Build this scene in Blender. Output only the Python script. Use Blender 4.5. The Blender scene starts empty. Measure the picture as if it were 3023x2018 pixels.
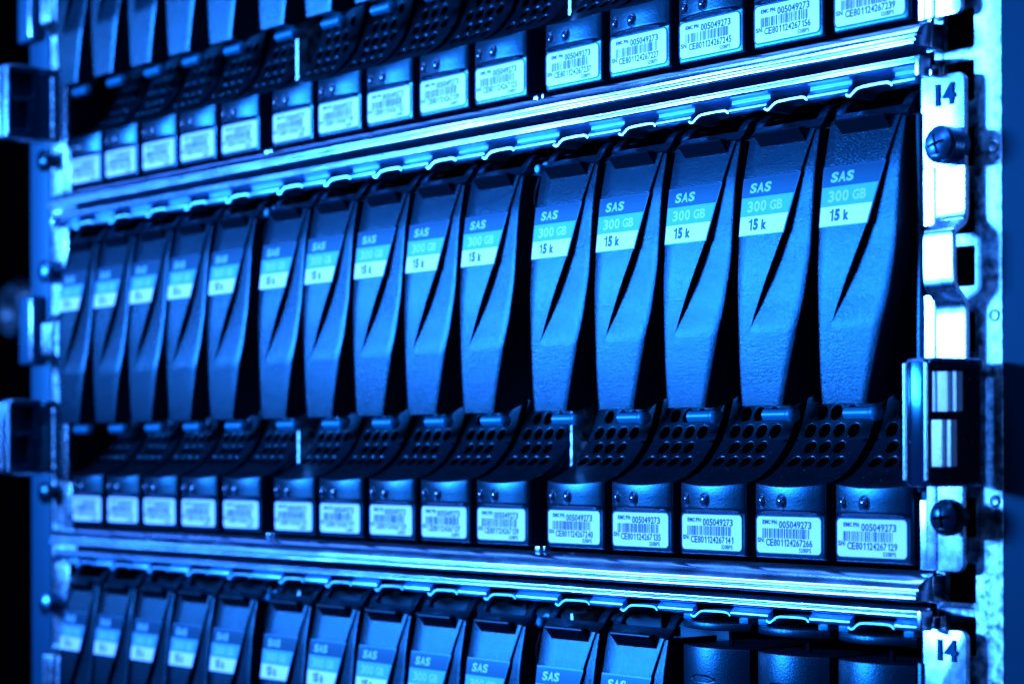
import bpy, bmesh, math, random
from mathutils import Vector, Matrix
from math import sin, cos, pi, radians, sqrt

random.seed(7)
S = 0.001                      # everything below is written in millimetres
sc = bpy.context.scene
COL = sc.collection

# ------------------------------------------------------------------ camera
cam_d = bpy.data.cameras.new('camera'); cam = bpy.data.objects.new('camera', cam_d); COL.objects.link(cam)
CAM = Vector((784.76, -411.22, 28.31))
yaw, roll = 0.8891, -0.0036
F = Vector((-sin(yaw), cos(yaw), 0)); R = Vector((cos(yaw), sin(yaw), 0)); U = Vector((0, 0, 1))
R2 = R*cos(roll) + U*sin(roll); U2 = U*cos(roll) - R*sin(roll)
M = Matrix((R2, U2, -F)).transposed().to_4x4(); M.translation = CAM*S
cam.matrix_world = M
cam_d.sensor_width = 36; cam_d.lens = 36*6439.6/3023
cam_d.shift_y = 320.6/3023
cam_d.clip_start = 0.02; cam_d.clip_end = 20
cam_d.dof.use_dof = True; cam_d.dof.focus_distance = 0.585; cam_d.dof.aperture_fstop = 15.0
sc.camera = cam

# ------------------------------------------------------------------ world, lamps, exposure
w = bpy.data.worlds.new('World'); sc.world = w; w.use_nodes = True
bg = w.node_tree.nodes['Background']; bg.inputs[0].default_value = (0.0, 0.12, 1.0, 1); bg.inputs[1].default_value = 0.002

def area(name, loc, target, sx, sy, power, col, spread=180):
    d = bpy.data.lights.new(name, 'AREA'); d.shape = 'RECTANGLE'; d.size = sx*S; d.size_y = sy*S
    d.energy = power; d.color = col; d.spread = radians(spread)
    o = bpy.data.objects.new(name, d); COL.objects.link(o)
    o.location = Vector(loc)*S
    o.rotation_euler = (Vector(target)-Vector(loc)).to_track_quat('-Z', 'Y').to_euler()
    return o
KEY = (0.036, 0.215, 1.0)
area('softbox_key', (-450, -850, 210), (430, 0, 75), 430, 130, 14, KEY, 72)
area('softbox_side', (330, -620, 420), (330, 0, 0), 160, 110, 2.5, KEY)
area('glint_fill', (905, -440, 70), (450, 0, 40), 70, 70, 0.6, (0.10, 0.30, 1.0))  # added lamp beside the camera, makes latch chrome and edges glint
area('overhead_tube', (210, -170, 700), (230, 0, 0), 760, 50, 10, (0.06, 0.24, 1.0))
area('left_ear_fill', (-1720, -850, 360), (0, 0, 120), 70, 260, 2.6, KEY)  # added lamp far left, brightens the left mounting ears by reflection

sc.render.engine = 'CYCLES'
sc.cycles.use_denoising = True
sc.cycles.max_bounces = 6
sc.cycles.sample_clamp_indirect = 8
sc.view_settings.view_transform = 'Standard'; sc.view_settings.look = 'None'
sc.view_settings.exposure = 0.0; sc.view_settings.gamma = 1.0

# ------------------------------------------------------------------ materials
def mat(name, base, rough=0.5, metal=0.0, bump=0.0, bscale=2000, spec=0.5, tint=None, rvar=0.0, rscale=300,
        cvar=0.0, cscale=200, stretch=(1, 1, 1), coat=0.0, bdist=0.00008, specks=0.0):
    m = bpy.data.materials.new(name); m.use_nodes = True
    nt = m.node_tree; N = nt.nodes; L = nt.links; b = N['Principled BSDF']
    b.inputs['Base Color'].default_value = (*base, 1); b.inputs['Roughness'].default_value = rough
    b.inputs['Metallic'].default_value = metal; b.inputs['Specular IOR Level'].default_value = spec
    if tint: b.inputs['Specular Tint'].default_value = (*tint, 1)
    if coat: b.inputs['Coat Weight'].default_value = coat
    tc = N.new('ShaderNodeTexCoord'); mp = N.new('ShaderNodeMapping'); mp.inputs['Scale'].default_value = stretch
    L.new(tc.outputs['Object'], mp.inputs['Vector'])
    def noise(scale, detail=3.0):
        n = N.new('ShaderNodeTexNoise'); n.inputs['Scale'].default_value = scale; n.inputs['Detail'].default_value = detail
        L.new(mp.outputs[0], n.inputs['Vector']); return n
    def remap(src, a, bb, f0=0.3, f1=0.7):
        r = N.new('ShaderNodeMapRange'); r.inputs['From Min'].default_value = f0; r.inputs['From Max'].default_value = f1
        r.inputs['To Min'].default_value = a; r.inputs['To Max'].default_value = bb; L.new(src, r.inputs['Value']); return r.outputs[0]
    if bump:
        n = noise(bscale, 4.0); bp = N.new('ShaderNodeBump'); bp.inputs['Strength'].default_value = bump
        bp.inputs['Distance'].default_value = bdist; L.new(n.outputs['Fac'], bp.inputs['Height']); L.new(bp.outputs[0], b.inputs['Normal'])
    if rvar:
        n = noise(rscale, 5.0); L.new(remap(n.outputs['Fac'], rough-rvar, rough+rvar), b.inputs['Roughness'])
    if cvar or specks:
        mx = N.new('ShaderNodeMix'); mx.data_type = 'RGBA'
        mx.inputs['A'].default_value = (*[c*(1-cvar) for c in base], 1); mx.inputs['B'].default_value = (*[min(1, c*(1+cvar)) for c in base], 1)
        n = noise(cscale, 4.0); L.new(remap(n.outputs['Fac'], 0, 1, 0.35, 0.65), mx.inputs['Factor'])
        out = mx.outputs['Result']
        if specks:                                  # lint and dust lying on the plastic
            v = N.new('ShaderNodeTexVoronoi'); v.inputs['Scale'].default_value = 420; v.inputs['Randomness'].default_value = 1
            L.new(mp.outputs[0], v.inputs['Vector'])
            m2 = N.new('ShaderNodeMix'); m2.data_type = 'RGBA'; m2.inputs['B'].default_value = (.35, .4, .45, 1)
            L.new(remap(v.outputs['Distance'], specks, 0.0, 0.05, 0.10), m2.inputs['Factor']); L.new(out, m2.inputs['A']); out = m2.outputs['Result']
        L.new(out, b.inputs['Base Color'])
    return m
T = (0.0, 0.8, 1.0)
M_LEVER = mat('lever_plastic', (0.0, 0.005, 0.009),  0.27, bump=1.0, bscale=2250, spec=0.29, tint=T, cvar=.12, cscale=60, bdist=.00011)
M_BLACK = mat('carrier_plastic', (0.0, 0.003, 0.005), 0.31, bump=0.6, bscale=2300, spec=0.6, tint=T, cvar=.2, bdist=.00006, specks=.35)
M_BEZEL = mat('bezel_plastic', (0.0, 0.004, 0.008), 0.27, bump=0.6, bscale=1700, spec=0.35, tint=T, cvar=.15, bdist=.00007)
M_FILL = mat('filler_plastic', (0.0, 0.004, 0.008), 0.34, bump=0.9, bscale=1900, spec=0.55, tint=T, bdist=.00009)
M_STRIP = mat('satin_steel', (0.35, 0.72, 0.95), 0.36, 1.0, bump=.2, bscale=900, rvar=.05)
M_DARK = mat('dark_plastic', (0.0, 0.003, 0.005), 0.45, spec=0.25, tint=T, bump=.15)
M_GLOSS = mat('glossy_plastic', (0.0, 0.004, 0.008), 0.3, spec=0.25, tint=T)
M_LED = mat('smoked_lens', (0.015, 0.03, 0.06), 0.06, spec=0.8)
M_PIN = mat('grey_plastic', (0.0, 0.10, 0.15), 0.4, bump=.1, tint=T)
M_LABEL = mat('white_label', (1.0, 0.72, 0.9), 0.32, spec=.5, cvar=.04, cscale=90, coat=.3)
M_INK = mat('label_ink', (0.005, 0.02, 0.06), 0.5, spec=.2)
M_BAND1 = mat('navy_band', (0.0, 0.012, 0.026), 0.4, spec=.25, cvar=.1, bump=.1, bscale=2500, tint=T)
M_BAND2 = mat('mid_band', (0.10, 0.27, 0.40), 0.38, cvar=.06, bump=.1, bscale=2500, tint=T)
M_BAND3 = mat('white_band', (1.0, 0.74, 0.85), 0.34, cvar=.04, bump=.05, bscale=2500)
M_TXT1 = mat('light_lettering', (0.25, 0.45, 0.55), 0.35)
M_TXT2 = mat('pale_lettering', (0.32, 0.5, 0.62), 0.3)
M_TXT3 = mat('dark_lettering', (0.0, 0.015, 0.03), 0.4, spec=.25, tint=T)
M_TRIM = mat('sticker_edge', (0.01, 0.02, 0.05), 0.4, tint=T)
M_STEEL = mat('zinc_steel', (0.6, 0.78, 1.0), 0.23, 1.0, bump=.1, bscale=500, rvar=.05, rscale=260, cvar=.1, cscale=160, stretch=(.25, 1, 1))
M_EAR = mat('bright_steel', (0.68, 0.86, 1.0), 0.27, 1.0, bump=.12, bscale=300, rvar=.05, cvar=.06)
M_GALV = mat('galvanised_steel', (0.46, 0.58, 0.70), 0.46, 1.0, bump=.5, bscale=600, rvar=.14, rscale=380, cvar=.65, cscale=380)
M_CHROME = mat('latch_chrome', (0.65, 0.85, 1.0), 0.22, 1.0, bump=.12, bscale=300)
M_LATCH = mat('latch_plastic', (0.0, 0.012, 0.022), 0.12, spec=.5, tint=T, cvar=.1, specks=.5)
M_SCREW = mat('screw_zinc', (0.06, 0.16, 0.24), 0.3, 1.0, bump=.2, bscale=900)
M_SCREWB = mat('screw_black', (0.0, 0.006, 0.01), 0.25, 0, spec=.4, tint=T)
M_STAMP = mat('stamp_shadow', (0.0, 0.05, 0.10), 0.6, spec=.1, tint=T)
M_GRIP = mat('grip_plastic', (0.0, 0.002, 0.004), 0.35, spec=.12, tint=T)
M_PAINT = mat('painted_frame', (0.0, 0.012, 0.02), 0.6, spec=.12, bump=.15, bscale=900, cvar=.08, cscale=40, tint=T)
M_PAINT2 = mat('painted_upright', (0.0, 0.03, 0.055), 0.5, bump=.15, bscale=900, cvar=.08, cscale=40, tint=T)
M_VOID = mat('void_black', (0.002, 0.003, 0.006), 0.9, spec=0.0)
M_ROOM = mat('room_wall', (0.0, 0.0015, 0.003), 0.9, spec=0.0, cvar=.2, cscale=4)

# ------------------------------------------------------------------ mesh helpers
def new_mesh(name, verts, faces, mats, fm=None, smooth=30, weld=True):
    me = bpy.data.meshes.new(name)
    me.from_pydata([(v[0]*S, v[1]*S, v[2]*S) for v in verts], [], faces)
    if not isinstance(mats, (list, tuple)): mats = [mats]
    for m in mats: me.materials.append(m)
    if fm: me.polygons.foreach_set('material_index', fm)
    bm = bmesh.new(); bm.from_mesh(me)
    if weld: bmesh.ops.remove_doubles(bm, verts=bm.verts, dist=2e-6)
    bmesh.ops.recalc_face_normals(bm, faces=bm.faces)
    bm.to_mesh(me); bm.free()
    if smooth:
        me.polygons.foreach_set('use_smooth', [True]*len(me.polygons)); me.set_sharp_from_angle(angle=radians(smooth))
    me.update(); return me
def link(name, me, parent=None, loc=None):
    o = bpy.data.objects.new(name, me); COL.objects.link(o)
    if parent is not None: o.parent = parent
    if loc is not None: o.location = Vector(loc)*S
    return o
def thing(name, loc, label, cat, group=None):
    o = bpy.data.objects.new(name, None); COL.objects.link(o); o.empty_display_size = .01
    o.location = Vector(loc)*S; o['label'] = label; o['category'] = cat
    if group: o['group'] = group
    return o
class MB:
    def __init__(s): s.v = []; s.f = []; s.m = []
    def add(s, verts, faces, mi=0):
        n = len(s.v); s.v += [tuple(p) for p in verts]; s.f += [tuple(i+n for i in f) for f in faces]; s.m += [mi]*len(faces); return s
    def grid(s, rows, mi=0, closed=False):
        nc = len(rows[0]); vs = [p for r in rows for p in r]; fs = []
        for i in range(len(rows)-1):
            for j in range(nc if closed else nc-1):
                k = (j+1) % nc
                fs.append((i*nc+j, i*nc+k, (i+1)*nc+k, (i+1)*nc+j))
        return s.add(vs, fs, mi)
    def box(s, x0, x1, y0, y1, z0, z1, b=0.0, mi=0):
        bm = bmesh.new(); bmesh.ops.create_cube(bm, size=1)
        for v in bm.verts: v.co = Vector((x0+(v.co.x+.5)*(x1-x0), y0+(v.co.y+.5)*(y1-y0), z0+(v.co.z+.5)*(z1-z0)))
        if b: bmesh.ops.bevel(bm, geom=bm.edges[:], offset=b, segments=3, profile=.5, affect='EDGES')
        bm.verts.ensure_lookup_table(); bm.verts.index_update()
        s.add([v.co[:] for v in bm.verts], [tuple(v.index for v in f.verts) for f in bm.faces], mi); bm.free(); return s
    def tube(s, pts, r, n=10, mi=0, caps=True):
        pts = [Vector(p) for p in pts]; rows = []; rr = r if isinstance(r, (list, tuple)) else [r]*len(pts)
        for i, p in enumerate(pts):
            d = (pts[min(i+1, len(pts)-1)]-pts[max(i-1, 0)]).normalized()
            a = d.cross(Vector((0.13, .2, 1)) if abs(d.z) < .9 else Vector((1, .1, 0))).normalized(); b = d.cross(a)
            rows.append([tuple(p+rr[i]*(a*cos(2*pi*k/n)+b*sin(2*pi*k/n))) for k in range(n)])
        s.grid(rows, mi, True)
        if caps:
            for row in (rows[0], rows[-1]): s.add(row, [tuple(range(n))], mi)
        return s
    def rev_y(s, cx, cz, prof, n=32, mi=0):         # revolve (y, radius) about an axis along y
        rows = [[(cx+r*cos(2*pi*k/n), y, cz+r*sin(2*pi*k/n)) for k in range(n)] for y, r in prof]
        return s.grid(rows, mi, True)
    def mesh(s, name, mats, smooth=30, weld=True): return new_mesh(name, s.v, s.f, mats, s.m, smooth, weld)
    def obj(s, name, mats, parent=None, smooth=30, weld=True): return link(name, s.mesh(name, mats, smooth, weld), parent)

def curve_plate(splines, depth, bev=0.0):
    """flat plate in (a, b) with holes; returns verts (a, b, c) with c in +-depth/2 and faces"""
    cu = bpy.data.curves.new('tmp', 'CURVE'); cu.dimensions = '2D'; cu.fill_mode = 'BOTH'
    cu.extrude = depth/2-bev; cu.bevel_depth = bev; cu.bevel_resolution = 2; cu.offset = -bev
    for pts in splines:
        sp = cu.splines.new('POLY'); sp.points.add(len(pts)-1); sp.use_cyclic_u = True
        for i, p in enumerate(pts): sp.points[i].co = (p[0], p[1], 0, 1)
    ob = bpy.data.objects.new('tmp', cu); me = bpy.data.meshes.new_from_object(ob)
    r = [tuple(v.co) for v in me.vertices], [tuple(p.vertices) for p in me.polygons]
    bpy.data.objects.remove(ob); bpy.data.curves.remove(cu); bpy.data.meshes.remove(me); return r
_tc = {}
def text_geo(s, bold=0.0, depth=0.0):
    k = (s, bold, depth)
    if k in _tc: return _tc[k]
    cu = bpy.data.curves.new('tmp', 'FONT'); cu.body = s; cu.size = 10; cu.offset = bold; cu.extrude = depth; cu.resolution_u = 4
    ob = bpy.data.objects.new('tmp', cu); me = bpy.data.meshes.new_from_object(ob)
    v = [tuple(p.co) for p in me.vertices]; f = [tuple(p.vertices) for p in me.polygons]
    x0 = min(p[0] for p in v); x1 = max(p[0] for p in v); y0 = min(p[1] for p in v); y1 = max(p[1] for p in v)
    v = [((p[0]-x0)/(x1-x0), (p[1]-y0)/(y1-y0), p[2]) for p in v]
    bpy.data.objects.remove(ob); bpy.data.curves.remove(cu); bpy.data.meshes.remove(me)
    _tc[k] = (v, f); return v, f
ADV = {'C': .72, 'E': .66, 'M': .83, 'P': .66, 'N': .72, 'S': .66, 'A': .68, 'G': .77, 'B': .67, 'k': .52, ':': .28, ' ': .26}
ONE = [(.16, .70), (.16, .80), (.30, .83), (.36, .88), (.40, 1.0), (.55, 1.0), (.55, 0), (.38, 0), (.38, .70)]
def put_text(mb, s, x0, x1, z0, z1, fy, mi=0, bold=0.0, shear=0.0):
    tot = sum(ADV.get(c, .556) for c in s); k = (x1-x0)/tot; x = x0
    for c in s:
        a = ADV.get(c, .556)
        if c == '1':
            v = [(p[0]-.075, p[1]) for p in ONE]; f = [(0, 1, 2, 8), (8, 2, 3), (8, 3, 4), (8, 4, 5, 6, 7)]; gx = [p[0] for p in v]
            pts = [(x+k*p[0], p[1]) for p in v]
        elif c == ' ': x += k*a; continue
        else:
            v, f = text_geo(c, bold); m = .025 if c != ':' else .08; h = .72 if c == ':' else 1.0
            pts = [(x+k*(m+p[0]*(a-2*m)), p[1]*h) for p in v]
        mb.add([(px+shear*b, fy(px, z0+b*(z1-z0)), z0+b*(z1-z0)) for px, b in pts], f, mi); x += k*a
def rrect(x0, x1, z0, z1, r, n=5):
    pts = []
    for cx, cz, a0 in ((x1-r, z1-r, 0), (x0+r, z1-r, 90), (x0+r, z0+r, 180), (x1-r, z0+r, 270)):
        for i in range(n+1):
            a = radians(a0+90*i/n); pts.append((cx+r*cos(a), cz+r*sin(a)))
    return pts
def interp(t, tab):
    if t <= tab[0][0]: return tab[0][1]
    for (a, va), (b, vb) in zip(tab, tab[1:]):
        if t <= b: return va+(vb-va)*(t-a)/(b-a)
    return tab[-1][1]
def smooth_tab(tab, n=40, it=12):
    a, b = tab[0][0], tab[-1][0]; xs = [a+(b-a)*i/n for i in range(n+1)]; ys = [interp(x, tab) for x in xs]
    for _ in range(it): ys = [ys[0]]+[(ys[i-1]+2*ys[i]+ys[i+1])/4 for i in range(1, n)]+[ys[-1]]
    return list(zip(xs, ys))

W_BLK = 25.25
PITCH, GAP, RU = 28.4, 5.09, 133.35
def X(i): return (i-1)*PITCH+(GAP if i > 5 else 0)+(GAP if i > 10 else 0)

# ------------------------------------------------------------------ drive carrier meshes (local: x 0..25, front y=0, z 0 = bottom)
def bulge(x): t = (x-W_BLK/2)/(W_BLK/2); return max(0, 1-t*t)
def bez_y(x, z):
    u = min(1, max(0, (z-11.25)/1.3)); u = u*u*(3-2*u)
    if z > 15.5: u -= .16*((z-15.5)/4)**2
    y = -1.8*u*bulge(x)
    e = min(x, W_BLK-x)
    if e < .7: y += .7-sqrt(max(0, .49-(.7-e)**2))
    if z < .6: y += .6-sqrt(max(0, .36-(.6-z)**2))
    return y
def bez_top(x): return 19.6-1.05*bulge(x)
def make_bezel():
    mb = MB()
    xs = [0, .06, .2, .4, .7]+[.7+(W_BLK-1.4)*i/20 for i in range(1, 20)]+[W_BLK-.7, W_BLK-.4, W_BLK-.2, W_BLK-.06, W_BLK]
    zs = [0, .06, .2, .4, .6, 3, 6, 9, 11.2]+[11.2+8.2*i/26 for i in range(1, 27)]
    rows = []
    for z in zs:
        row = []
        for x in xs:
            zt = z if z <= 11.2 else 11.2+(z-11.2)/(8.2)*(bez_top(x)-11.2)
            row.append((x, bez_y(x, zt), zt))
        rows.append(row)
    top = rows[-1]
    rows.append([(x, y+.35, z+.12) for x, y, z in top])
    mb.grid(rows)
    # bottom and sides going back
    mb.grid([[p for p in rows[0]], [(p[0], 40, p[2]) for p in rows[0]]])
    for j in (0, -1):
        mb.grid([[r[j] for r in rows], [(r[j][0], 12, r[j][2]) for r in rows]])
    # raised rim round the label
    for pts in ((rrect(.35, 23.95, 1.05, 11.35, 1.5, 6), rrect(.75, 23.55, 1.42, 10.98, 1.15, 6)),):
        o, i = pts; n = len(o)
        rows = [[(a, .05, b) for a, b in o], [(a*.8+c*.2, -.16, b*.8+d*.2) for (a, b), (c, d) in zip(o, i)],
                [(a*.3+c*.7, -.16, b*.3+d*.7) for (a, b), (c, d) in zip(o, i)], [(c, -.0, d) for c, d in i]]
        mb.grid(rows, 0, True)
    return mb.mesh('bezel', M_BEZEL, 40)
def make_led(cx, cz, rx, rz):
    mb = MB(); n = 24; y0 = bez_y(cx, cz)
    rows = []
    for t, dy in ((1.3, .25), (1.24, -.12), (1.14, -.2), (1.03, -.1), (.98, .1)):       # collar
        rows.append([(cx+rx*t*cos(2*pi*k/n), y0+dy, cz+rz*t*sin(2*pi*k/n)) for k in range(n)])
    mb.grid(rows, 1, True)
    rows = []
    for i in range(7):
        a = pi/2*i/6
        rows.append([(cx+rx*.97*cos(a)*cos(2*pi*k/n), y0+.05-.95*sin(a), cz+rz*.97*cos(a)*sin(2*pi*k/n)) for k in range(n)])
    mb.grid(rows, 0, True)
    return mb.mesh('indicator_light', [M_LED, M_BEZEL], 60)
def make_label():
    pts = rrect(.8, 23.5, 1.47, 10.93, 1.1, 6); n = len(pts)
    mb = MB(); mb.add([(a, -.09, b) for a, b in pts]+[(a, .02, b) for a, b in pts], [tuple(range(n))]+[(i, (i+1) % n, n+(i+1) % n, n+i) for i in range(n)])
    return mb.mesh('serial_label', M_LABEL, 0)
LY = lambda x, z: -.125
def make_print(sn):
    mb = MB()
    put_text(mb, 'EMC PN:', 2.85, 8.35, 8.95, 10.05, LY, bold=.45)
    put_text(mb, '005049273', 8.8, 20.3, 7.98, 9.86, LY, bold=.25)
    put_text(mb, 'SN:', .98, 3.7, 4.15, 5.4, LY, bold=.35)
    put_text(mb, sn, 4.1, 20.6, 3.3, 5.15, LY, bold=.25)
    put_text(mb, '520BPS', 15.9, 20.2, 1.85, 2.95, LY, bold=.2)
    return mb.mesh('lettering', M_INK, 0, weld=False)
def make_bars(seed):
    r = random.Random(seed); mb = MB(); x = 2.8; vs = []
    while x < 19.4:
        wd = r.choice((.13, .13, .2, .3, .42)); vs = [(x, -.125, 5.35), (x+wd, -.125, 5.35), (x+wd, -.125, 7.85), (x, -.125, 7.85)]
        mb.add(vs, [(0, 1, 2, 3)]); x += wd+r.choice((.14, .18, .28, .4))
    return mb.mesh('barcode', M_INK, 0, weld=False)

# vent ramp
RP = [(0, 19.55), (3, 20.35), (6.5, 21.9), (10, 24.2), (12.5, 26.6), (15, 29.6), (16.7, 32.2), (18.3, 35.7), (19.6, 39.5), (20.6, 43), (21.2, 47), (21.5, 52), (21.6, 56)]
_dense = []
def cr(p0, p1, p2, p3, t):
    return tuple(.5*((2*b)+(-a+c)*t+(2*a-5*b+4*c-d)*t*t+(-a+3*b-3*c+d)*t**3) for a, b, c, d in zip(p0, p1, p2, p3))
for i in range(len(RP)-1):
    a = RP[max(i-1, 0)]; d = RP[min(i+2, len(RP)-1)]
    for k in range(10): _dense.append(cr(a, RP[i], RP[i+1], d, k/10))
_dense.append(RP[-1])
_s = [0]
for a, b in zip(_dense, _dense[1:]): _s.append(_s[-1]+math.dist(a, b))
STOT = _s[-1]
def ramp(s):
    s = max(0, min(STOT-1e-6, s))
    lo = 0
    while _s[lo+1] < s: lo += 1
    t = (s-_s[lo])/(_s[lo+1]-_s[lo]); a, b = _dense[lo], _dense[lo+1]
    d = Vector((b[0]-a[0], b[1]-a[1])).normalized()
    return a[0]+(b[0]-a[0])*t, a[1]+(b[1]-a[1])*t, d
def s_at_z(z):
    for i, (a, b) in enumerate(zip(_dense, _dense[1:])):
        if a[1] <= z <= b[1]: return _s[i]+(z-a[1])/(b[1]-a[1])*(_s[i+1]-_s[i])
def rpt(x, s, d=0.0):
    y, z, t = ramp(s); n = Vector((t.y, -t.x))      # pointing back/down = into the panel
    k = max(0, 1-s/5)
    return (x, y+n.x*d-1.55*bulge(x)*k*k+.35*k, z+n.y*d-1.05*bulge(x)*k*k+.1*k)
def make_vent():
    mb = MB(); s1 = s_at_z(25.1); hs = 2.6
    def strip(x0, x1, sa, sb, n):
        rows = [[rpt(x0+(x1-x0)*j/6, sa+(sb-sa)*i/n) for j in range(7)] for i in range(n+1)]; mb.grid(rows)
    strip(0, W_BLK, 0, s1-hs, 8)
    cw = 5.15
    rows = 5
    for r in range(rows):
        sc_ = s1+r*5.2; cnt = 4 if r % 2 == 0 else 3; x0 = 3.75 if cnt == 4 else 6.3
        xa = x0-cw/2; xb = x0+cw*(cnt-1)+cw/2
        for (p, q) in ((0, xa), (xb, W_BLK)):
            mb.grid([[rpt(p+(q-p)*j/2, sc_-hs+2*hs*i/4) for j in range(3)] for i in range(5)])
        for c in range(cnt):
            cx = x0+c*cw; N_ = 24; ring = []
            sq = []
            for k in range(N_):
                a = 2*pi*k/N_+pi/4; ca, sa = cos(a), sin(a); m = max(abs(ca), abs(sa)); sq.append((cx+cw/2*ca/m, sc_+hs*sa/m))
            def circ(rr, dd): return [rpt(cx+rr*cos(2*pi*k/N_+pi/4), sc_+rr*1.06*sin(2*pi*k/N_+pi/4), dd) for k in range(N_)]
            mb.grid([[rpt(a, b) for a, b in sq], circ(2.12, -.05), circ(1.98, 0), circ(1.86, .16), circ(1.82, 1.7)], 0, True)
    strip(0, W_BLK, s1-hs+5.2*rows, STOT, 6)
    # thickness along both edges
    for x in (0, W_BLK):
        mb.grid([[rpt(x, STOT*i/40) for i in range(41)], [rpt(x+(.12 if x == 0 else -.12), STOT*i/40, .3) for i in range(41)], [rpt(x, STOT*i/40, 2.2) for i in range(41)]])
    return mb.mesh('vent_panel', M_BLACK, 35)

# lever
YP = smooth_tab([(36, -4.7), (39.6, -5.2), (50, -5.8), (61, -6.2), (73, -6.4), (84, -5.7), (98.9, -4.0), (110, -1.6)], 60, 6)
XR = smooth_tab([(36, 14.0), (39.6, 15.1), (58, 20.8), (66, 22.9), (71.5, 23.9), (80, 25.0), (92, 25.1), (110, 24.9)], 60, 8)
XG = smooth_tab([(59.6, 4.6), (66, 7.6), (74, 11.5), (84, 16.15), (98.9, 20.5), (110, 23.5)], 60, 3)
DG = smooth_tab([(59.6, 0), (66, 1.0), (73, 1.7), (79, 1.8), (84, 1.6), (92, 1.2), (99, .8), (110, .45)], 60, 3)
def yp(z): return interp(z, YP)
def lever_xl(z): return .15+ (0 if z > 45 else (45-z)*.04)
def make_lever():
    mb = MB()
    zs = [39.6, 39.8]+[40.4+(59.6-40.4)*i/10 for i in range(11)]
    upper = [59.6+(110-59.6)*i/44 for i in range(45)]
    def edge(z, xr, yR, back):
        return [(xr-.28, yR, z), (xr-.08, yR+.1, z), (xr, yR+.35, z), (xr+.02, yR+1.2, z), (xr+.1, back, z)]
    def backy(z): return interp(z, [(39.6, -1.0), (42, 5), (45, 9.5), (50, 14.5), (56, 17)])
    A, B, C_ = [], [], []
    for i, z in enumerate(zs+upper[1:]):
        lo = z <= 59.6
        xl = lever_xl(z); xr = interp(z, XR); y = yp(z)+(0.25 if i == 0 else 0)
        xg = 4.6 if lo else interp(z, XG); d = 0 if lo else interp(z, DG)
        yw = lambda x: y+d*(1-.35*(x-xg)/max(.5, xr-xg))
        g = .22 if d > .5 else .22*d/.5
        A.append([(xl, y+1.5, z), (xl, y+.4, z), (xl+.1, y+.1, z), (xl+.3, y, z)]+[(xl+.3+(xg-g-xl-.3)*k/4, y, z) for k in range(1, 4)]+[(xg-g, y, z)])
        B.append([(xg-g, y, z), (xg-g*.5, y+g*.5, z), (xg, y+d, z)])
        C_.append([(xg+(xr-.28-xg)*k/5, yw(xg+(xr-xg)*k/5), z) for k in range(5)]+edge(z, xr, yw(xr), backy(z) if lo else 17))
    for g_ in (A, B, C_): mb.grid(g_)
    for g_ in (A, C_): mb.grid([g_[0], [(p[0], min(p[1]+1.6, 2), p[2]-.05) for p in g_[0]]])
    for g_ in (A, B, C_): mb.grid([g_[-1], [(p[0], max(p[1], 2.2), p[2]+.1) for p in g_[-1]]])
    return mb.mesh('release_lever', M_LEVER, 38, weld=False)
def make_sticker():
    mb = MB(); bands = [(98.7, 93.9, 0), (93.9, 88.95, 1), (88.95, 84.1, 2)]
    e = .075
    for z1, z0, mi in bands:
        rows = []
        for k in range(7):
            z = z1+(z0-z1)*k/6; xr = 20.25+(15.9-20.25)*(98.7-z)/14.6; xl = .42-.1*(98.7-z)/14.6
            rows.append([(xl+(xr-xl)*j/6, yp(z)-e, z) for j in range(7)])
        mb.grid(rows, mi)
    # sunk edge line round the sticker
    out = [(.25, 99.1), (20.7, 99.1), (16.2, 83.8), (.15, 83.8)]
    inn = [(.42, 98.7), (20.25, 98.7), (15.9, 84.1), (.32, 84.1)]
    for i in range(4):
        j = (i+1) % 4; rows = []
        for k in range(13):
            t = k/12; a = [out[i][q]+(out[j][q]-out[i][q])*t for q in (0, 1)]; b = [inn[i][q]+(inn[j][q]-inn[i][q])*t for q in (0, 1)]
            rows.append([(a[0], yp(a[1])-.04, a[1]), (b[0], yp(b[1])-.06, b[1])])
        mb.grid(rows, 3)
    return mb.mesh('capacity_sticker', [M_BAND1, M_BAND2, M_BAND3, M_TRIM], 30)
def make_cap_text():
    mb = MB(); fy = lambda x, z: yp(z)-.11
    put_text(mb, 'SAS', 2.9, 10.6, 95.0, 97.6, fy, 0, .4, .35)
    put_text(mb, '300', 2.5, 9.6, 90.0, 92.9, fy, 1, .35)
    put_text(mb, 'GB', 10.6, 15.3, 90.1, 92.7, fy, 1, .35)
    put_text(mb, '15', 3.1, 7.0, 85.2, 88.25, fy, 2, .6)
    put_text(mb, 'k', 8.0, 10.1, 85.2, 87.9, fy, 2, .6)
    return mb.mesh('lettering', [M_TXT1, M_TXT2, M_TXT3], 0, weld=False)
def make_grip():
    mb = MB(); pts = []
    y1 = yp(110.3)-2.3; y0 = yp(107.2)-.05
    a = [(3.6, y1, 110.3), (19.8, y1, 110.3), (20.9, y0-.15, 107.1), (5.0, y0-.15, 107.1)]
    b = [(3.6, 1, 110.9), (19.8, 1, 110.9), (20.9, 1, 107.1), (5.0, 1, 107.1)]
    c = [(3.7, y1+.1, 110.65), (19.7, y1+.1, 110.65)]
    mb.add(a+b+c, [(0, 1, 2, 3), (0, 3, 7, 4), (1, 5, 6, 2), (3, 2, 6, 7), (0, 8, 9, 1), (8, 4, 5, 9), (0, 4, 8), (1, 9, 5)])
    return mb.mesh('finger_grip', M_GRIP, 30)
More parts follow.
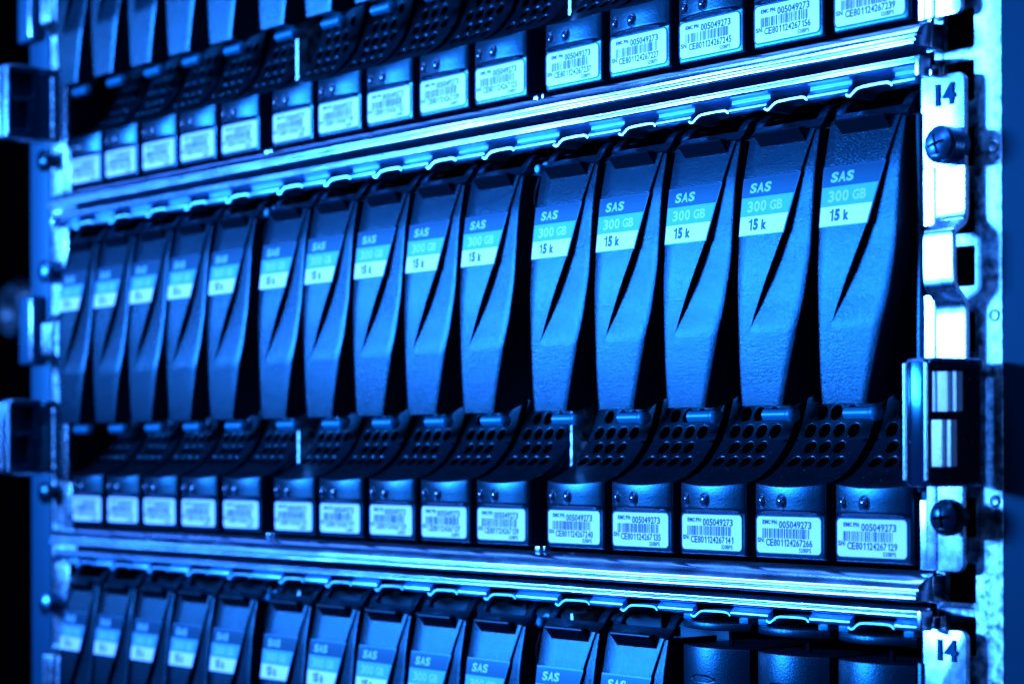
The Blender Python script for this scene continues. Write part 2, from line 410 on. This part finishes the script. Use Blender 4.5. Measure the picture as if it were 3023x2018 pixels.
def make_frame():
    mb = MB()
    prof = [(-1.9, 110.3), (-.4, 111.4), (.4, 112.7)]
    tab = [(.4, 112.7), (1.2, 114), (2.6, 115.4), (4.4, 116.4), (8, 116.8)]
    def ext(pr, x0, x1, th=1.3):
        rows = []
        for i, (y, z) in enumerate(pr):
            d = Vector((pr[min(i+1, len(pr)-1)][0]-pr[max(i-1, 0)][0], pr[min(i+1, len(pr)-1)][1]-pr[max(i-1, 0)][1])).normalized()
            n = Vector((d.y, -d.x))
            yy, zz = y+n.x*th, z+n.y*th
            rows.append([(x0, yy, zz), (x0, y+.15, z), (x0+.2, y, z), (x1-.2, y, z), (x1, y+.15, z), (x1, yy, zz)])
        mb.grid(rows, 0, True)
        for rw in (rows[0], rows[-1]): mb.add(rw, [tuple(range(6))])
    ext(prof, .3, 25.1); ext(tab, 0, 3.3); ext(tab, 22.0, 25.2)
    # web under the right-hand tab
    mb.box(22.2, 25.15, .9, 3.2, 110.5, 113.2, .3); mb.box(.1, 3.1, .9, 3.2, 110.5, 113.2, .3)
    return mb.mesh('latch_frame', M_BLACK, 38)
def make_pin():
    mb = MB(); n = 20; zc = 37.4; yc = .2
    prof = [(3.8, 0), (3.8, 1.5), (4.0, 1.7), (12.3, 1.7), (12.4, 1.5), (12.6, 1.5), (12.7, 1.95), (13.4, 2.1), (14.2, 2.0), (15.0, 1.5), (15.4, .8), (15.5, 0)]
    mb.grid([[(x, yc+r*cos(2*pi*k/n), zc+r*sin(2*pi*k/n)) for k in range(n)] for x, r in prof], 0, True)
    mb.tube([(13.6, yc, 38.6), (14.2, yc+1.5, 40.6), (14.8, yc+4, 42.6), (15.5, yc+8, 46)], [.95, .75, .7, .6], 8)
    return mb.mesh('hinge_pin', M_PIN, 40)
def make_carrier():
    mb = MB()
    # side cheeks following the ramp, then the dark carrier behind the lever
    prof = [(12, .3)]+[(lambda q: (q[1]+.4, q[2]-.3))(rpt(0, STOT*i/30, 2.0)) for i in range(4, 31)]
    for x0, x1 in ((.15, 1.2), (W_BLK-1.2, W_BLK-.15)):
        pts = [(12, .3)]+[p for p in prof[1:]]+[(30, 56), (30, .3)]
        v = [(x0, y, z) for y, z in pts]+[(x1, y, z) for y, z in pts]; n = len(pts)
        mb.add(v, [tuple(range(n)), tuple(range(n, 2*n))]+[(i, (i+1) % n, n+(i+1) % n, n+i) for i in range(n)])
    mb.box(.2, W_BLK-.2, 22.5, 60, 56, 115, .4)
    mb.box(.2, W_BLK-.2, 34, 60, .4, 56, .4)
    return mb.mesh('carrier_body', M_DARK, 30)

ME = dict(bezel=make_bezel(), led1=make_led(3.6, 14.9, 1.15, 1.65), led2=make_led(11.3, 14.8, 1.5, 1.75), label=make_label(), vent=make_vent(),
          lever=make_lever(), sticker=make_sticker(), captext=make_cap_text(), grip=make_grip(), frame=make_frame(), pin=make_pin(), body=make_carrier())

SN = {(1, 15): '239', (1, 14): '156', (1, 13): '245', (1, 12): '227', (1, 11): '237', (1, 10): '125', (1, 9): '139', (1, 8): '152', (1, 7): '118', (1, 6): '226',
      (0, 15): '129', (0, 14): '266', (0, 13): '141', (0, 12): '135', (0, 11): '240', (0, 10): '139', (0, 9): '137', (0, 8): '129', (0, 7): '177', (0, 6): '131'}
ORD = ['', 'first', 'second', 'third', 'fourth', 'fifth', 'sixth', 'seventh', 'eighth', 'ninth', 'tenth', 'eleventh', 'twelfth', 'thirteenth', 'fourteenth', 'fifteenth']
ROW = {1: 'top', 0: 'middle', -1: 'bottom'}
def drive(row, i):
    num = SN.get((row, i)) or '%03d' % (101+(row+1)*37+i*7)
    if row == 1 and i >= 11: lab = 'drive carrier in the top row whose label reads SN: CE801124267'+num
    elif row == 0 and i >= 11: lab = 'drive carrier in the middle row whose label reads SN: CE801124267'+num
    elif i <= 8: lab = 'blurred drive carrier, %s from the left in the %s row' % (ORD[i], ROW[row])
    else: lab = 'black drive carrier with SAS sticker, %s from the left in the %s row' % (ORD[i], ROW[row])
    t = thing('drive_carrier', (X(i), 0, RU*row), lab, 'drive', 'drive carriers slotted into the %s shelf' % ROW[row])
    b = link('bezel', ME['bezel'], t)
    link('indicator_light', ME['led1'], b); link('indicator_light', ME['led2'], b)
    l = link('serial_label', ME['label'], t)
    if row >= 0:
        link('lettering', make_print('CE801124267'+num), l); link('barcode', make_bars(row*100+i), l)
    link('vent_panel', ME['vent'], t); link('carrier_body', ME['body'], t)
    lv = link('release_lever', ME['lever'], t)
    link('finger_grip', ME['grip'], lv)
    st = link('capacity_sticker', ME['sticker'], t); link('lettering', ME['captext'], st)
    link('latch_frame', ME['frame'], t); link('hinge_pin', ME['pin'], t)
    # hand-fitted: every carrier sits a hair differently
    r = random.Random(row*50+i); t.location.x += r.uniform(-.12, .12)*S; t.location.y += r.uniform(-.25, .15)*S
    return t
for row in (1, 0, -1):
    for i in range(1, 16 if row >= 0 else 13): drive(row, i)

# ------------------------------------------------------------------ blank fillers, bottom row slots 13-15
def filler(i, lab):
    t = thing('filler_module', (X(i), 0, -RU), lab, 'filler module', 'blank filler modules in the bottom shelf')
    n = 28
    def arc(y0, sag, x0=0.0, x1=W_BLK):
        return [(x0+(x1-x0)*k/n, y0-sag*(1-((k/n-.5)/.5)**2)) for k in range(n+1)]
    mb = MB(); zt, zb = RU-17.75, RU-19.85
    a = arc(1.2, 4.6, -.1, W_BLK+.1)
    rows = [[(x, y+.0+14-(14)*1, z) for x, y in a] for z in (0,)]
    rows = [[(x, 16, zt) for x, y in a], [(x, y+.5, zt) for x, y in a], [(x, y+.12, zt-.1) for x, y in a], [(x, y, zt-.35) for x, y in a],
            [(x, y, zb+.3) for x, y in a], [(x, y+.15, zb+.05) for x, y in a], [(x, y+.5, zb) for x, y in a], [(x, 16, zb) for x, y in a]]
    mb.grid(rows)
    for j in (0, -1): mb.add([r[j] for r in rows], [tuple(range(len(rows)))])
    mb.obj('top_cap', M_FILL, t, 40)
    mb = MB(); zt = RU-24.5; a = arc(1.0, 4.2, 0, W_BLK)
    rows = [[(x, 20, zt) for x, y in a], [(x, y+.6, zt) for x, y in a], [(x, y+.12, zt-.12) for x, y in a], [(x, y, zt-.5) for x, y in a]]
    rows += [[(x, y, zt-.5-k*7) for x, y in a] for k in range(1, 13)]
    mb.grid(rows)
    mb.box(0.02, W_BLK-.02, 1.2, 40, zt-85, zt-.2)
    mb.obj('filler_body', M_FILL, t, 40)
    # finger slot: dark oval with a rim
    mb = MB(); nn = 28; cx, cz = 11.3, RU-33.0
    def fy(x): return 1.0-4.2*(1-((x/W_BLK-.5)/.5)**2)
    def oval(rx, rz, dy):
        out = []
        for k in range(nn):
            c_, s_ = cos(2*pi*k/nn), sin(2*pi*k/nn); x = cx+rx*(abs(c_)**.7)*(1 if c_ > 0 else -1); z = cz+rz*(abs(s_)**.9)*(1 if s_ > 0 else -1)
            out.append((x, fy(x)+dy, z))
        return out
    mb.grid([oval(5.0, 1.25, .05), oval(4.8, 1.1, -.14), oval(4.5, .85, -.1), oval(4.4, .75, .0)], 0, True)
    mb.add(oval(4.42, .78, -.03), [tuple(range(nn))], 1)
    mb.obj('finger_slot', [M_BEZEL, M_VOID], t, 50)
    for x0 in (0.2, 21.6):
        mb = MB(); mb.box(x0, x0+3.3, .8, 5, RU-17.7, RU-16.0, .15); mb.obj('locating_tab', M_PIN, t, 30)
    mb = MB(); mb.box(13.4, 14.6, 5, 6, RU-24.4, RU-19.9, .1); mb.obj('support_rib', M_VOID, t, 30)
filler(13, 'leftmost black blank filler module beside the last drive of the bottom row')
filler(14, 'middle one of three black blank filler modules, bottom row')
filler(15, 'rightmost black blank filler module next to the right mounting ear, bottom row')

# ------------------------------------------------------------------ shelf enclosures
def dense_profile(pts, it=2):
    for _ in range(it):
        q = [pts[0]]
        for a, b in zip(pts, pts[1:]):
            q += [(a[0]*.75+b[0]*.25, a[1]*.75+b[1]*.25), (a[0]*.25+b[0]*.75, a[1]*.25+b[1]*.75)]
        q.append(pts[-1]); pts = q
    return pts
PA = dense_profile([(8, -1.7), (2.5, -1.65), (-1.0, -1.85), (-3.7, -2.5), (-5.3, -3.7), (-6.2, -5.3), (-6.2, -5.75)], 3)+\
     dense_profile([(-6.35, -5.8), (-7.0, -5.85), (-7.15, -6.2), (-6.9, -6.55), (-6.5, -6.65)], 2)+dense_profile([(-6.5, -6.8), (-7.15, -6.95), (-7.3, -7.5), (-7.2, -8.1), (-6.7, -8.25), (-4, -8.3), (8, -8.4)], 2)
PB = dense_profile([(8, -10.2), (-3.6, -10.25), (-5.2, -10.35), (-5.55, -10.7), (-5.4, -11.15), (-5.0, -11.3)], 2)+dense_profile([(-5.0, -11.4), (-5.45, -11.5), (-5.65, -12.0), (-5.3, -12.4), (-4.2, -12.6), (-1.6, -12.9), (3, -13.0), (8, -13.0)], 2)
XL0, XR0 = -7.6, 440.6
def rail(prof, z0, name, parent, xa=XL0, xb=XR0, end=1.1):
    mb = MB(); n = 90; rnd = random.Random(3); rows = []
    for i in range(n+1):
        t = i/n; x = xa+(xb-xa)*t
        row = []
        e = min(x-xa, xb-x); k = 1 if e > end else sqrt(max(0, 1-((end-e)/end)**2))
        for y, z in prof:
            yy = y if y > -3 else -3+(y+3)*k
            if x > 436.3 or x < -3.3: yy = min(yy, -1.6)
            row.append((x, yy+.04*sin(x*.11+z), z0+z+.03*sin(x*.07)))
        rows.append(row)
    # extra rings near the ends so the corners round off
    ext = []
    for q in (.08, .25, .5, .8):
        for x in (xa+q, xb-q):
            e = q; k = sqrt(max(0, 1-((end-e)/end)**2)); ext.append((x, [(x, min(-1.6, y if y > -3 else -3+(y+3)*k)+.04*sin(x*.11+z), z0+z+.03*sin(x*.07)) for y, z in prof]))
    allr = sorted([(r[0][0], r) for r in rows]+ext, key=lambda q: q[0]); rows = [r for _, r in allr]
    mb.grid(rows)
    for rw in (rows[0], rows[-1]): mb.add(rw, [tuple(range(len(rw)))])
    return mb.obj(name, M_STEEL, parent, 35)
def latch_strip(z0, parent):
    """top edge of the shelf opening: rolled pipe sections between arched cut-outs"""
    mb = MB()
    zc = 118.35
    starts = [(X(i)+19.9, (X(i+1) if i < 15 else X(15)+22)+5.6) for i in range(1, 16)]
    starts = [(-3.2, X(1)+5.6)]+starts; starts[-1] = (X(15)+19.9, X(15)+27.3)
    for a, b in starts:
        pr = []
        pr = dense_profile([(.5, 121.2), (.5, 120.0), (.3, 119.7), (-.3, 119.35), (-.8, 118.8), (-.98, 118.3), (-.75, 117.7), (0, 117.3), (1.2, 117.2)], 2)
        rows = []
        for x, s in ((a, .9), (a+.12, .98), (a+.3, 1), (b-.3, 1), (b-.12, .98), (b, .9)):
            rows.append([(x, .3+(y-.3)*s, z0+zc+(z-zc)*s) for y, z in pr])
        mb.grid(rows)
        for rw in (rows[0], rows[-1]): mb.add(rw, [tuple(range(len(rw)))])
    # arched thin sheet between two pipe sections
    for i in range(1, 16):
        a = (X(i))+5.5; b = X(i)+20.1; path = [(a-.4, 117.2), (a+.4, 116.75), (a+1.2, 116.75), (a+2.2, 117.5), (a+3.4, 118.25), (a+5, 118.5), (b-2, 118.6), (b-.6, 118.3), (b+.1, 117.6)]
        path = dense_profile(path, 2); rows = []
        for j, (x, z) in enumerate(path):
            d = Vector((path[min(j+1, len(path)-1)][0]-path[max(j-1, 0)][0], path[min(j+1, len(path)-1)][1]-path[max(j-1, 0)][1])).normalized(); n = Vector((-d.y, d.x))*.38
            rows.append([(x+n.x, 7, z0+z+n.y), (x+n.x, -1.0, z0+z+n.y), (x+n.x*.6, -1.25, z0+z+n.y*.6), (x-n.x*.6, -1.25, z0+z-n.y*.6), (x-n.x, -1.0, z0+z-n.y), (x-n.x, 7, z0+z-n.y)])
        mb.grid(rows)
    return mb.obj('latch_strip', M_STRIP, parent, 35)
def mirror(x): return 433.0-x
def screw(parent, cx, cz, zinc=True, y_face=-5.6, r=4.55):
    m = M_SCREW if zinc else M_SCREWB
    mb = MB()
    N_ = 40
    circle = [(r*.9*cos(2*pi*k/N_), r*.9*sin(2*pi*k/N_)) for k in range(N_)]
    a0 = .25 if zinc else .1; cross = []
    for q in range(4):
        an = a0+q*pi/2; ca, sa = cos(an), sin(an); t = .42; L_ = r*.56
        for u, v in ((L_, -t*.7), (L_, t*.7), (t, t)): cross.append((u*ca-v*sa, u*sa+v*ca))
    v, f = curve_plate([circle, cross], 1.0)
    bm = bmesh.new(); vs = [bm.verts.new(p) for p in v]
    for q in f:
        try: bm.faces.new([vs[k] for k in q])
        except ValueError: pass
    bmesh.ops.remove_doubles(bm, verts=bm.verts, dist=1e-4); bmesh.ops.subdivide_edges(bm, edges=bm.edges[:], cuts=3, use_grid_fill=True)
    bm.verts.ensure_lookup_table(); bm.verts.index_update()
    v = [tuple(q.co) for q in bm.verts]; f = [tuple(q.index for q in g.verts) for g in bm.faces]; bm.free()
    mb.add([(cx+p[0], y_face+.5+p[2]-1.3*(1-(p[0]**2+p[1]**2)/(r*r)), cz+p[1]) for p in v], f)
    mb.add([(cx+p[0]*.99, y_face+.9, cz+p[1]*.99) for p in circle], [tuple(range(N_))], 1)
    if zinc: prof = [(y_face-.25, r*.9), (y_face+.1, r*.96), (y_face+.5, r)]+[(y_face+.9+.28*k, r*(1.0 if k % 4 < 2 else .93)) for k in range(16)]+[(1, r*.98)]
    else: prof = [(y_face-.25, r*.9), (y_face+.2, r*.97), (y_face+.7, r*1.0), (y_face+2.6, r*.99), (y_face+3.2, r*.8), (y_face+3.6, r*.6), (1, r*.6)]
    mb.rev_y(cx, cz, prof, 40)
    return mb.obj('mounting_screw', [m, M_VOID], parent, 35)
def strip_path(path, x0, x1, th=1.4, corner=0):
    mb = MB(); path = [path[0]]+dense_profile(path[1:-1], 2)+[path[-1]] if len(path) > 3 else path; rows = []
    for j, (y, z) in enumerate(path):
        d = Vector((path[min(j+1, len(path)-1)][0]-path[max(j-1, 0)][0], path[min(j+1, len(path)-1)][1]-path[max(j-1, 0)][1])).normalized(); n = Vector((-d.y, d.x))
        if n.x < 0: n = -n
        yy, zz = y+n.x*th, z+n.y*th
        rows.append([(x0, yy, zz), (x0, y+.3, z), (x0+.3, y, z), (x1-.3, y, z), (x1, y+.3, z), (x1, yy, zz)])
    mb.grid(rows, 0, True)
    for rw in (rows[0], rows[-1]): mb.add(rw, [tuple(range(6))])
    return mb
def ear(parent, z0, right=True):
    fx = (lambda x: x) if right else mirror
    mb = MB()
    # upper tab with rounded outer corner
    pts = [(440.35, 95.9), (449.5, 95.9)]+[(449.5-2.2+2.2*cos(radians(a)), 118.3-2.2+2.2*sin(radians(a))) for a in range(0, 91, 15)]+[(436.2, 118.3), (436.2, 95.9)]
    v, f = curve_plate([pts], 1.4, .22); mb.add([(p[0], .7+p[2], p[1]) for p in v], f)
    s = strip_path([(0, 95.85), (0, 92), (0, 84.2), (-.6, 82.9), (-4.1, 80.9), (-4.7, 79.6), (-4.7, 75), (-4.7, 68), (-4.1, 66.6), (-.6, 63.4), (0, 61.8), (0, 55), (0, 46)], 440.5, 449.6)
    mb.add(s.v, s.f)
    s = strip_path([(0, 95.85), (0, 82.4)], 436.6, 440.25); mb.add(s.v, s.f)
    s = strip_path([(0, 65.4), (0, 46)], 436.8, 440.2); mb.add(s.v, s.f)
    # lower tab
    pts = [(440.8, -1.1)]+[(448.6-2+2*cos(radians(a)), -1.1+2+2*sin(radians(a))) for a in range(270, 361, 15)]+[(448.6, 46), (440.8, 46)]
    v, f = curve_plate([pts], 1.4, .22); mb.add([(p[0], .7+p[2], p[1]) for p in v], f)
    mb.box(437.4, 440.55, 0, 1.4, -1.0, 46, .25); mb.box(434.9, 437.3, .5, 1.6, -1.0, 16, .25)
    mb.v = [(fx(x), y, z+z0) for x, y, z in mb.v]
    e = mb.obj('mounting_ear', M_EAR, parent, 35)
    if right:
        v, f = text_geo('14', .35, .25); m2 = MB()
        m2.add([(440.9+a*5.9, -.28+c*.8, z0+110.8+b*5.3) for a, b, c in v], f)
        m2.obj('stamped_number', M_STAMP, e, 30)
    screw(e, fx(446.0), z0+100.8, True)
    screw(e, fx(447.2) , z0+12.1, False, -5.4, 4.5)
    screw(e, fx(446.0), z0-RU+200.0+29, True) if False else None
    # spring latch
    dx = 0 if right else -469.6
    mb = MB(); zc0, zc1 = z0+19.6, z0+49.5
    mb.box(447.6+dx, 450.6+dx, -20, -.2, zc0, zc1, 1.2); mb.box(449.5+dx, 454.6+dx, -20, -18.7, zc0, zc1, .55); mb.box(449.5+dx, 454.9+dx, -19, -.2, zc0, zc0+2.6, .5); mb.box(449.5+dx, 454.9+dx, -19, -.2, zc1-2.4, zc1, .5); mb.box(449.5+dx, 454.9+dx, -19, -1, z0+35.3, z0+37.0, .3)
    o = mb.obj('side_latch', M_LATCH, parent, 40)
    win = [rrect(-18.8, -9.2, 36.9, 46.7, .5, 3), rrect(-18.8, -11.3, 24.0, 35.4, .5, 3)]
    outer = rrect(-19.8, -1, 20.6, 48.6, 1.2, 4)
    v, f = curve_plate([outer]+win, 1.5, .3)
    mb = MB(); mb.add([(454.2+dx+p[2], p[0], p[1]+z0) for p in v], f); mb.obj('side_plate', M_LATCH, o, 40)
    # polished edges on the front corners
    mb = MB()
    for x in (448.2, 454.5):
        mb.tube([(x+dx, -20.1, zc0+1.6+27*k/6) for k in range(7)], .6, 12)
    xx = 454.75+dx
    mb.tube([(xx, -19.6, zc0+1.2), (xx, -18.6, zc0+.35), (xx, -10, zc0+.3), (xx, -1.5, zc0+.35)], .42, 8)
    mb.tube([(xx, -19.6, zc1-1.2), (xx, -18.6, zc1-.35), (xx, -10, zc1-.3), (xx, -1.5, zc1-.35)], .42, 8)
    mb.tube([(448.2+dx, -20.1, zc1-2.0), (449.5+dx, -20.0, zc1-.6), (453.2+dx, -20.0, zc1-.6), (454.5+dx, -20.1, zc1-2.0)], .4, 8)
    mb.obj('edge_trim', M_CHROME, o, 40)
    mb = MB()
    for ya, yb, za, zb in () if not right else ((-13.6, -9.5, 37.2, 46.4), (-15.6, -11.6, 24.3, 35.1)):
        for q, (u0, u1, dd) in enumerate(((0, .12, .25), (.2, .62, 0), (.70, 1, .35))):
            rows = []
            for z in (z0+za, z0+zb):
                rows.append([(450.8+3.9*u+dx-dd*.7*h, ya+(yb-ya)*u+dd*.7*h, z) for u, h in ((u0, 0), (u0+.03, 1), (u1-.03, 1), (u1, 0))])
            rows = [[(x, y, z) for x, y, z in rw]+[(x+.8, y+1.0, z) for x, y, z in (rw[-1],)]+[(x-.2, y+1.4, z) for x, y, z in (rw[0],)] for rw in rows]
            mb.grid(rows, 0, True)
            for rw in rows: mb.add(rw, [tuple(range(len(rw)))])
    if right: mb.obj('polished_insert', M_CHROME, o, 30)
    return e
def divider(parent, x, z0):
    mb = MB(); mb.box(x-.55, x+.55, 13, 60, -.8+z0, 113+z0, .15)
    mb.box(x+.4, x+3.0, 17, 17.8, 24+z0, 31+z0, .1)
    d = mb.obj('divider', M_GALV, parent, 30)
    mb = MB(); mb.rev_y(x+.3, 111.2+z0, [(-.2, 0), (-.2, 1.0), (.2, 1.45), (3, 1.45), (3.1, 2.3), (6, 2.3)], 20); mb.obj('stud', M_PIN, d, 35)
    mb = MB(); mb.tube([(x+1.5+ .6*sin(k/10*pi)*-1, -.2-1.3*sin(k/10*pi), z0+108.5-12.5*k/10) for k in range(11)], .28, 8); mb.obj('sheen_wire', M_GLOSS, d, 40)  # thin bowed wire put in to stand for a curved sheen
    mb = MB(); mb.box(x-3.2, x-1.4, 1.5, 4, -1.4+z0, -.1+z0, .1); mb.box(x+.6, x+1.2, 1.5, 4, -1.2+z0, .1+z0, .1); mb.obj('foot', M_STEEL, d, 30)
def enclosure(row):
    z0 = RU*row
    t = thing('disk_shelf', (0, 0, 0), {1: 'top zinc steel disk shelf, cut off by the upper edge of the photo', 0: 'middle zinc steel disk shelf holding the fully visible row of drives',
              -1: 'bottom zinc steel disk shelf holding the row that includes three blank fillers'}[row], 'disk shelf', 'disk shelves stacked in the rack')
    if row > -1: rail(PA, z0, 'bottom_rail', t)
    if row < 1: rail(PB, z0+RU, 'top_rail', t, -6.6, 439.6, 1.3); latch_strip(z0, t)
    mb = MB()
    mb.box(-5.0, -3.6, 1.5, 70, z0-9, z0+122.5); mb.box(434.7, 436.1, 1.5, 70, z0+1, z0+119)
    mb.box(-3.6, 434.7, 61, 62, z0-8, z0+122); mb.box(-3.6, 434.7, 6, 61, z0-8.3, z0-1.9); mb.box(-3.6, 434.7, 7.2, 61, z0+120.5, z0+122.8)
    mb.obj('shelf_case', M_DARK, t, 30)
    mb = MB(); mb.box(434.9, 436.4, -.6, 1.3, z0+18, z0+109.8, .25); mb.obj('side_flange', M_BEZEL, t, 30)
    # folded corner pieces beside the rail ends
    for fx in ((lambda x: x), mirror):
        for (x0, x1, y0, y1, za, zb) in ((439.2, 440.2, -1.0, 4.0, -8.6, -2.2), (436.6, 440.0, 1.2, 2.2, -9.0, -7.9), (438.7, 440.2, -5.3, -1.2, 117.9, 122.9), (438.3, 439.2, .5, 4, 118.5, 121.2)):
            a, b = sorted((fx(x0), fx(x1))); mb = MB(); mb.box(a, b, y0, y1, z0+za, z0+zb, .3); mb.obj('corner_bracket', M_STEEL, t, 30)
    ear(t, z0, True); ear(t, z0, False)
    for x in ((X(5)+W_BLK+X(6))/2, (X(10)+W_BLK+X(11))/2): divider(t, x, z0)
for row in (1, 0, -1): enclosure(row)

# ------------------------------------------------------------------ rack posts with square holes, frame members, neighbour cabinet
UB = -10.3
def rack_post(right, lab):
    fx = (lambda x: x) if right else mirror
    t = thing('rack_post', (fx(446), 4, 0), lab, 'rack post', 'galvanised posts with square holes'); off = Vector((fx(446), 4, 0))
    mb = MB(); holes = []
    for u in range(-3, 6):
        for c in (6.35, 22.225, 38.1):
            z = UB+44.45*u+c; holes.append(rrect(439.9, 449.1, z-4.75, z+4.75, .5, 2))
    lo, hi = UB-44.45*3+.4, UB+44.45*6-.4
    v, f = curve_plate([[(437.0, lo), (457.3, lo), (457.3, hi), (437.0, hi)]]+holes, 1.8, .2)
    mb.add([(fx(p[0])-off.x, .9+p[2], p[1]) for p in v], f)
    a, b = sorted((fx(455.7), fx(457.3))); mb.box(a-off.x, b-off.x, 1.9, 26, lo, hi, .1)
    mb.obj('post_plate', M_GALV, t, 30)
    mb = MB(); a, b = sorted((fx(438), fx(454))); mb.box(a-off.x, b-off.x, 24, 25, lo, hi); mb.obj('back_plate', M_DARK, t, 30)
    mb = MB()
    for z in (100, 60, 144, 16.0, -28):
        mb.rev_y(fx(455.0)-off.x, z, [(.1, 1.55), (-.25, 1.5), (-.4, 1.25), (-.25, 1.0), (-.18, 0.0)], 20)
    mb.obj('rivet', M_GALV, t, 50)
rack_post(True, 'mottled galvanised rack post with square holes behind the right mounting ears')
rack_post(False, 'out of focus galvanised rack post with square holes at the left edge of the shelves')
def member(x0, x1, y0, y1, lab, m=M_PAINT):
    t = thing('cabinet_upright', ((x0+x1)/2, y0, 0), lab, 'cabinet frame')
    mb = MB(); mb.box(-(x1-x0)/2, (x1-x0)/2, 0, y1-y0, -160, 300, .8); mb.obj('painted_face', m, t, 30)
    return t
member(457.6, 560, 3.5, 20, 'smooth dark blue cabinet upright at the right edge of the photo')
t = member(-43.5, -26.0, 4, 22, 'blurred blue cabinet upright left of the left rack post', M_PAINT2)
for z in (78.5, 211):
    mb = MB(); mb.box(-10.5, 3.5, -4.5, 0, z-14, z+14, 1.0); h = mb.obj('hinge_plate', M_PAINT2, t, 30)
    mb = MB(); mb.box(.2, 3.0, -5.6, -4.4, z-13, z+13, .5); mb.obj('hinge_edge', M_STEEL, h, 30)

RX = -710+700
t = thing('neighbouring_cabinet', (-700, 330, 0), 'dark cabinet door far behind the left edge, badly out of focus', 'cabinet')
mb = MB(); mb.box(-700, 560, 0, 20, -500, 900, 4); mb.obj('door_panel', M_ROOM, t, 30)
mb = MB(); mb.rev_y(RX, 134, [(0, 9), (-5, 10), (-9, 13), (-9, 18), (-4, 22), (0, 23)], 32); mb.obj('round_handle', M_GALV, t, 40)
